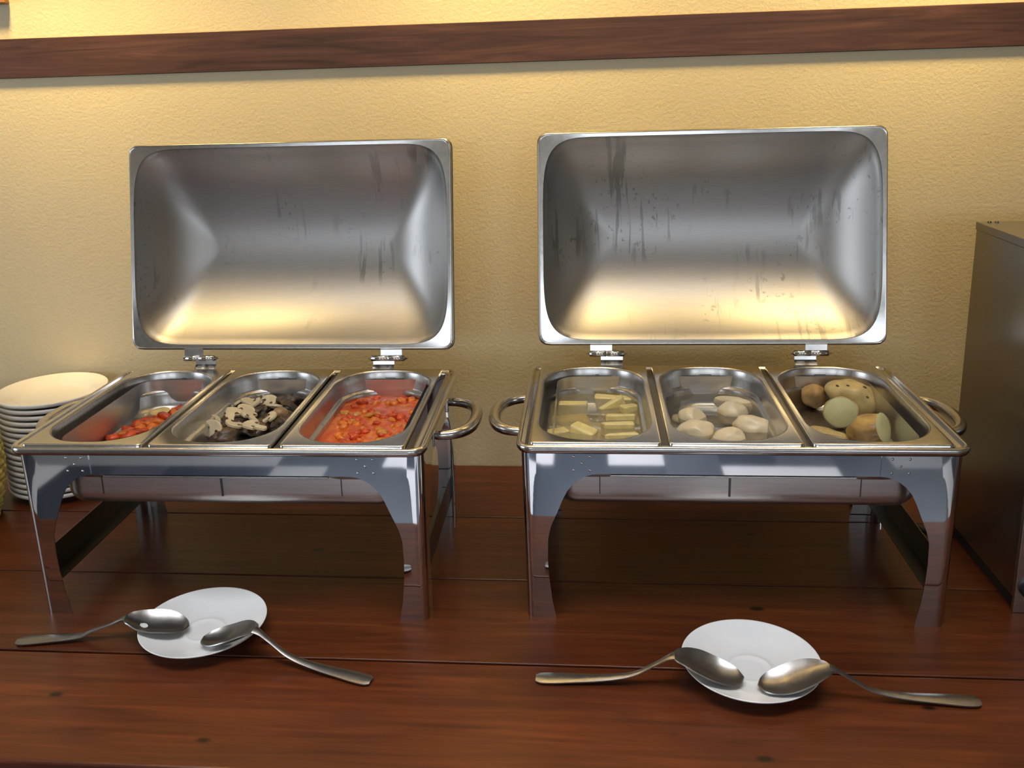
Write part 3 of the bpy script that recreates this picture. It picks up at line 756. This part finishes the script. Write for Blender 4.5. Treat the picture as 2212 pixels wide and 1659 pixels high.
def spoon(tip_handle, tip_bowl, label, zn=.030, ztip=.0165, roll=0.0, lift=0.0, BW=.0290):
    """serving spoon: bowl lies in the saucer, handle comes down to the table"""
    a = Vector((*tip_handle, 0)); b = Vector((*tip_bowl, 0)); L = (b - a).length; ang = math.atan2(b.y - a.y, b.x - a.x)
    root = empty('serving_spoon', (a.x, a.y, 0), ang)
    tag(root, label, 'spoon', 'serving spoons on the saucers')
    BL = .090; s0 = L - BL
    def lerp(tab, s):
        # Hermite curve through the table
        n_ = len(tab)
        for i in range(n_ - 1):
            (p, u), (q_, v_) = tab[i], tab[i + 1]
            if s <= q_ or i == n_ - 2:
                def sl(k_):
                    if k_ <= 0: return (tab[1][1] - tab[0][1]) / (tab[1][0] - tab[0][0])
                    if k_ >= n_ - 1: return (tab[-1][1] - tab[-2][1]) / (tab[-1][0] - tab[-2][0])
                    return (tab[k_ + 1][1] - tab[k_ - 1][1]) / (tab[k_ + 1][0] - tab[k_ - 1][0])
                h = q_ - p; t = min(1, max(0, (s - p) / h)); t2, t3 = t * t, t ** 3
                return (2 * t3 - 3 * t2 + 1) * u + (t3 - 2 * t2 + t) * h * sl(i) + (3 * t2 - 2 * t3) * v_ + (t3 - t2) * h * sl(i + 1)
    hz = [(0, .0030 + lift), (.03, .0040 + lift), (.09, .0075 + lift), (s0 - .045, .0150 + lift * .6), (s0 - .018, zn * .72), (s0 + .004, zn), (s0 + .030, zn * .86), (L - .030, .0245), (L - .008, .0180), (L, ztip)]
    hw = [(0, .0060), (.004, .0092), (.018, .0105), (.05, .0088), (.10, .0058), (s0 - .03, .0036), (s0 - .008, .0042), (s0 + .004, .0075)]
    rows = []; nS = 34
    for i in range(nS + 1):
        s = s0 * i / nS + .004 * i / nS
        w_ = lerp(hw, s); z = lerp(hz, s); row = []
        for j in range(9):
            t = -1 + 2 * j / 8; row.append((s, t * w_, z + .0016 * (1 - t * t) * min(1, w_ / .006)))
        rows.append(row)
    V, F = grid(rows); h_ = mk('handle', V, F, M_SPOON, root); solid(h_, .0022, 0); bev(h_, .0007, 2)
    rows = []
    nB = 26
    for i in range(nB + 1):
        u = i / nB; s = s0 + .002 + (BL - .002) * u
        e = max(0, 1 - (2 * u - 1) ** 2) ** .5 if u > .5 else max(0, 1 - (1 - 2 * u) ** 2.2) ** .62
        w_ = BW * e * (1.0 if u > .5 else (.92 + .16 * u)) + (.0042 * (1 - u / .12) if u < .12 else 0) + .0003
        zr = lerp(hz, s); dp = .0115 * math.sin(PI * min(1, max(0, u))) ** .7
        row = []
        for j in range(17):
            t = -1 + 2 * j / 16; row.append((s, t * w_, zr - dp * (1 - abs(t) ** 2.2)))
        rows.append(row)
    V, F = grid(rows); b_ = mk('bowl', V, F, M_SPOON, root); solid(b_, .0016, 0); subd(b_, 1)
    root.rotation_euler = (roll, 0, ang)
    return root
spoon((-1.0073, -.0790), (-.7660, -.0500), 'serving spoon with wide yellow-tinged handle pointing left, on the left saucer', zn=.033)
spoon((-.4824, -.1430), (-.7340, -.0740), 'serving spoon with its handle slanting to the lower right, on the left saucer', zn=.043)
spoon((-.2700, -.1261), (-.0080, -.1290), 'serving spoon with its handle pointing left, on the right saucer', zn=.043)
spoon((.2711, -.1459), (.0070, -.1440), 'serving spoon with its handle pointing right, on the right saucer', zn=.043)

# ------------------------------------------------------------------ plates, basket, cabinet, cord
NP = 17; PR = .1008; dz = (.2017 - .020) / (NP - 1)
pp = [(0, .0050), (.052, .0050), (.062, .0066), (.070, .0120), (.084, .0165), (.0975, .0198), (.0998, .0204), (PR, .0196), (PR + .0003, .0168), (PR - .0006, .0138), (.0975, .0122), (.083, .0108), (.066, .0068), (.058, .0016), (.0565, 0), (.053, 0), (.052, .0018), (0, .0020)]
p0 = lathe('dinner_plate', pp, M_PORC2, None, 80)
rp = random.Random(3)
for i in range(NP):
    o = p0 if i == 0 else p0.copy()
    if i: C.objects.link(o)
    o.location = (-1.2324 + rp.uniform(-.001, .001), .4438 + rp.uniform(-.001, .001), i * dz)
    if i == NP - 1: lab = 'topmost white plate of the tall stack behind the left chafing dish'
    elif i == 0: lab = 'bottom white plate of the tall stack behind the left chafing dish'
    else: lab = 'white plate in the tall stack, %s from the top' % ORD[NP - 1 - i]
    tag(o, lab, 'plate', 'stack of white plates beside the left chafing dish')

bk = empty('straw_basket', (-1.3730, .2750, 0))
tag(bk, 'yellow-green woven straw basket at the far left edge, in front of the plate stack', 'basket')
def brad(z): return .090 + .018 * math.sin(PI * min(1, z / .2)) + .008 * z / .2
nw = 16
for i in range(nw):
    z = .006 + i * .0122
    pts = []
    for k_ in range(96):
        t = 2 * PI * k_ / 96; r_ = brad(z) - .003 + .0022 * math.sin(t * 24 + PI * (i % 2))
        pts.append((r_ * math.cos(t), r_ * math.sin(t), z))
    tube('straw_coil', pts, .0062, M_STRAW, bk, 8, closed=True)
tube('rim_coil', [(.098 * math.cos(2 * PI * k_ / 60), .098 * math.sin(2 * PI * k_ / 60), .2) for k_ in range(60)], .007, simple('tan_straw', (.40, .30, .15), .7, var=.3), bk, 8, closed=True)
lathe('base', [(0, .001), (.085, .001), (.088, .004), (0, .004)], M_STRAW, bk, 40)

# steel cabinet on the right
cb = empty('steel_cabinet', (.3956, .0600, 0))
tag(cb, 'tall stainless steel cabinet cut off by the right edge, its dull left side in view', 'cabinet')
CW, CD, CH = .42, .243, .5208
bx = box('body', (0, .004, .022), (CW, CD, CH - .012), M_BOX, cb, .0015)
box('lid_plate', (-.0012, -.001, CH - .012), (CW + .0012, CD + .001, CH), M_BOX, cb, .001)
box('front_frame', (0, -.003, .0), (.030, .004, CH - .0125), M_SATIN, cb, .0012)
box('front_frame', (CW - .030, -.003, .0), (CW, .004, CH - .0125), M_SATIN, cb, .0012)
box('door', (.033, -.006, .03), (CW - .033, .0035, CH - .03), M_SATIN, cb, .002)
box('gap_block', (.006, .012, .0), (CW - .006, CD - .006, .0215), M_BLACK, cb)  # black block standing in for the dark gap under the cabinet
kn = lathe('knob', [(0, .012), (.010, .012), (.0135, .009), (.0140, 0)], M_BLACK, cb, 28); kn.rotation_euler = (PI / 2, 0, 0); kn.location = (.0195, -.003, .0385)
for x, y in ((.014, CD - .01), (.024, CD - .012)):
    lathe('screw', [(0, .0022), (.0026, .0016), (.0032, 0)], M_DARKST, cb, 12, (x, y, CH))
# black cord on the table behind the right dish
cp = [(.2650, .400), (.285, .370), (.300, .345), (.325, .332), (.346, .318), (.356, .298), (.366, .284), (.385, .278), (.4, .282)]
pts = []
for i in range(len(cp) - 1):
    for t in range(5):
        a_, b_ = cp[i], cp[i + 1]; u = t / 5; pts.append((a_[0] + (b_[0] - a_[0]) * u, a_[1] + (b_[1] - a_[1]) * u, .0042))
co = tube('power_cord', [(x, y, z) for x, y, z in pts] , .0040, M_BLACK, None, 10)
tag(co, 'black power cord lying on the table between the right chafing dish and the steel cabinet', 'cord')
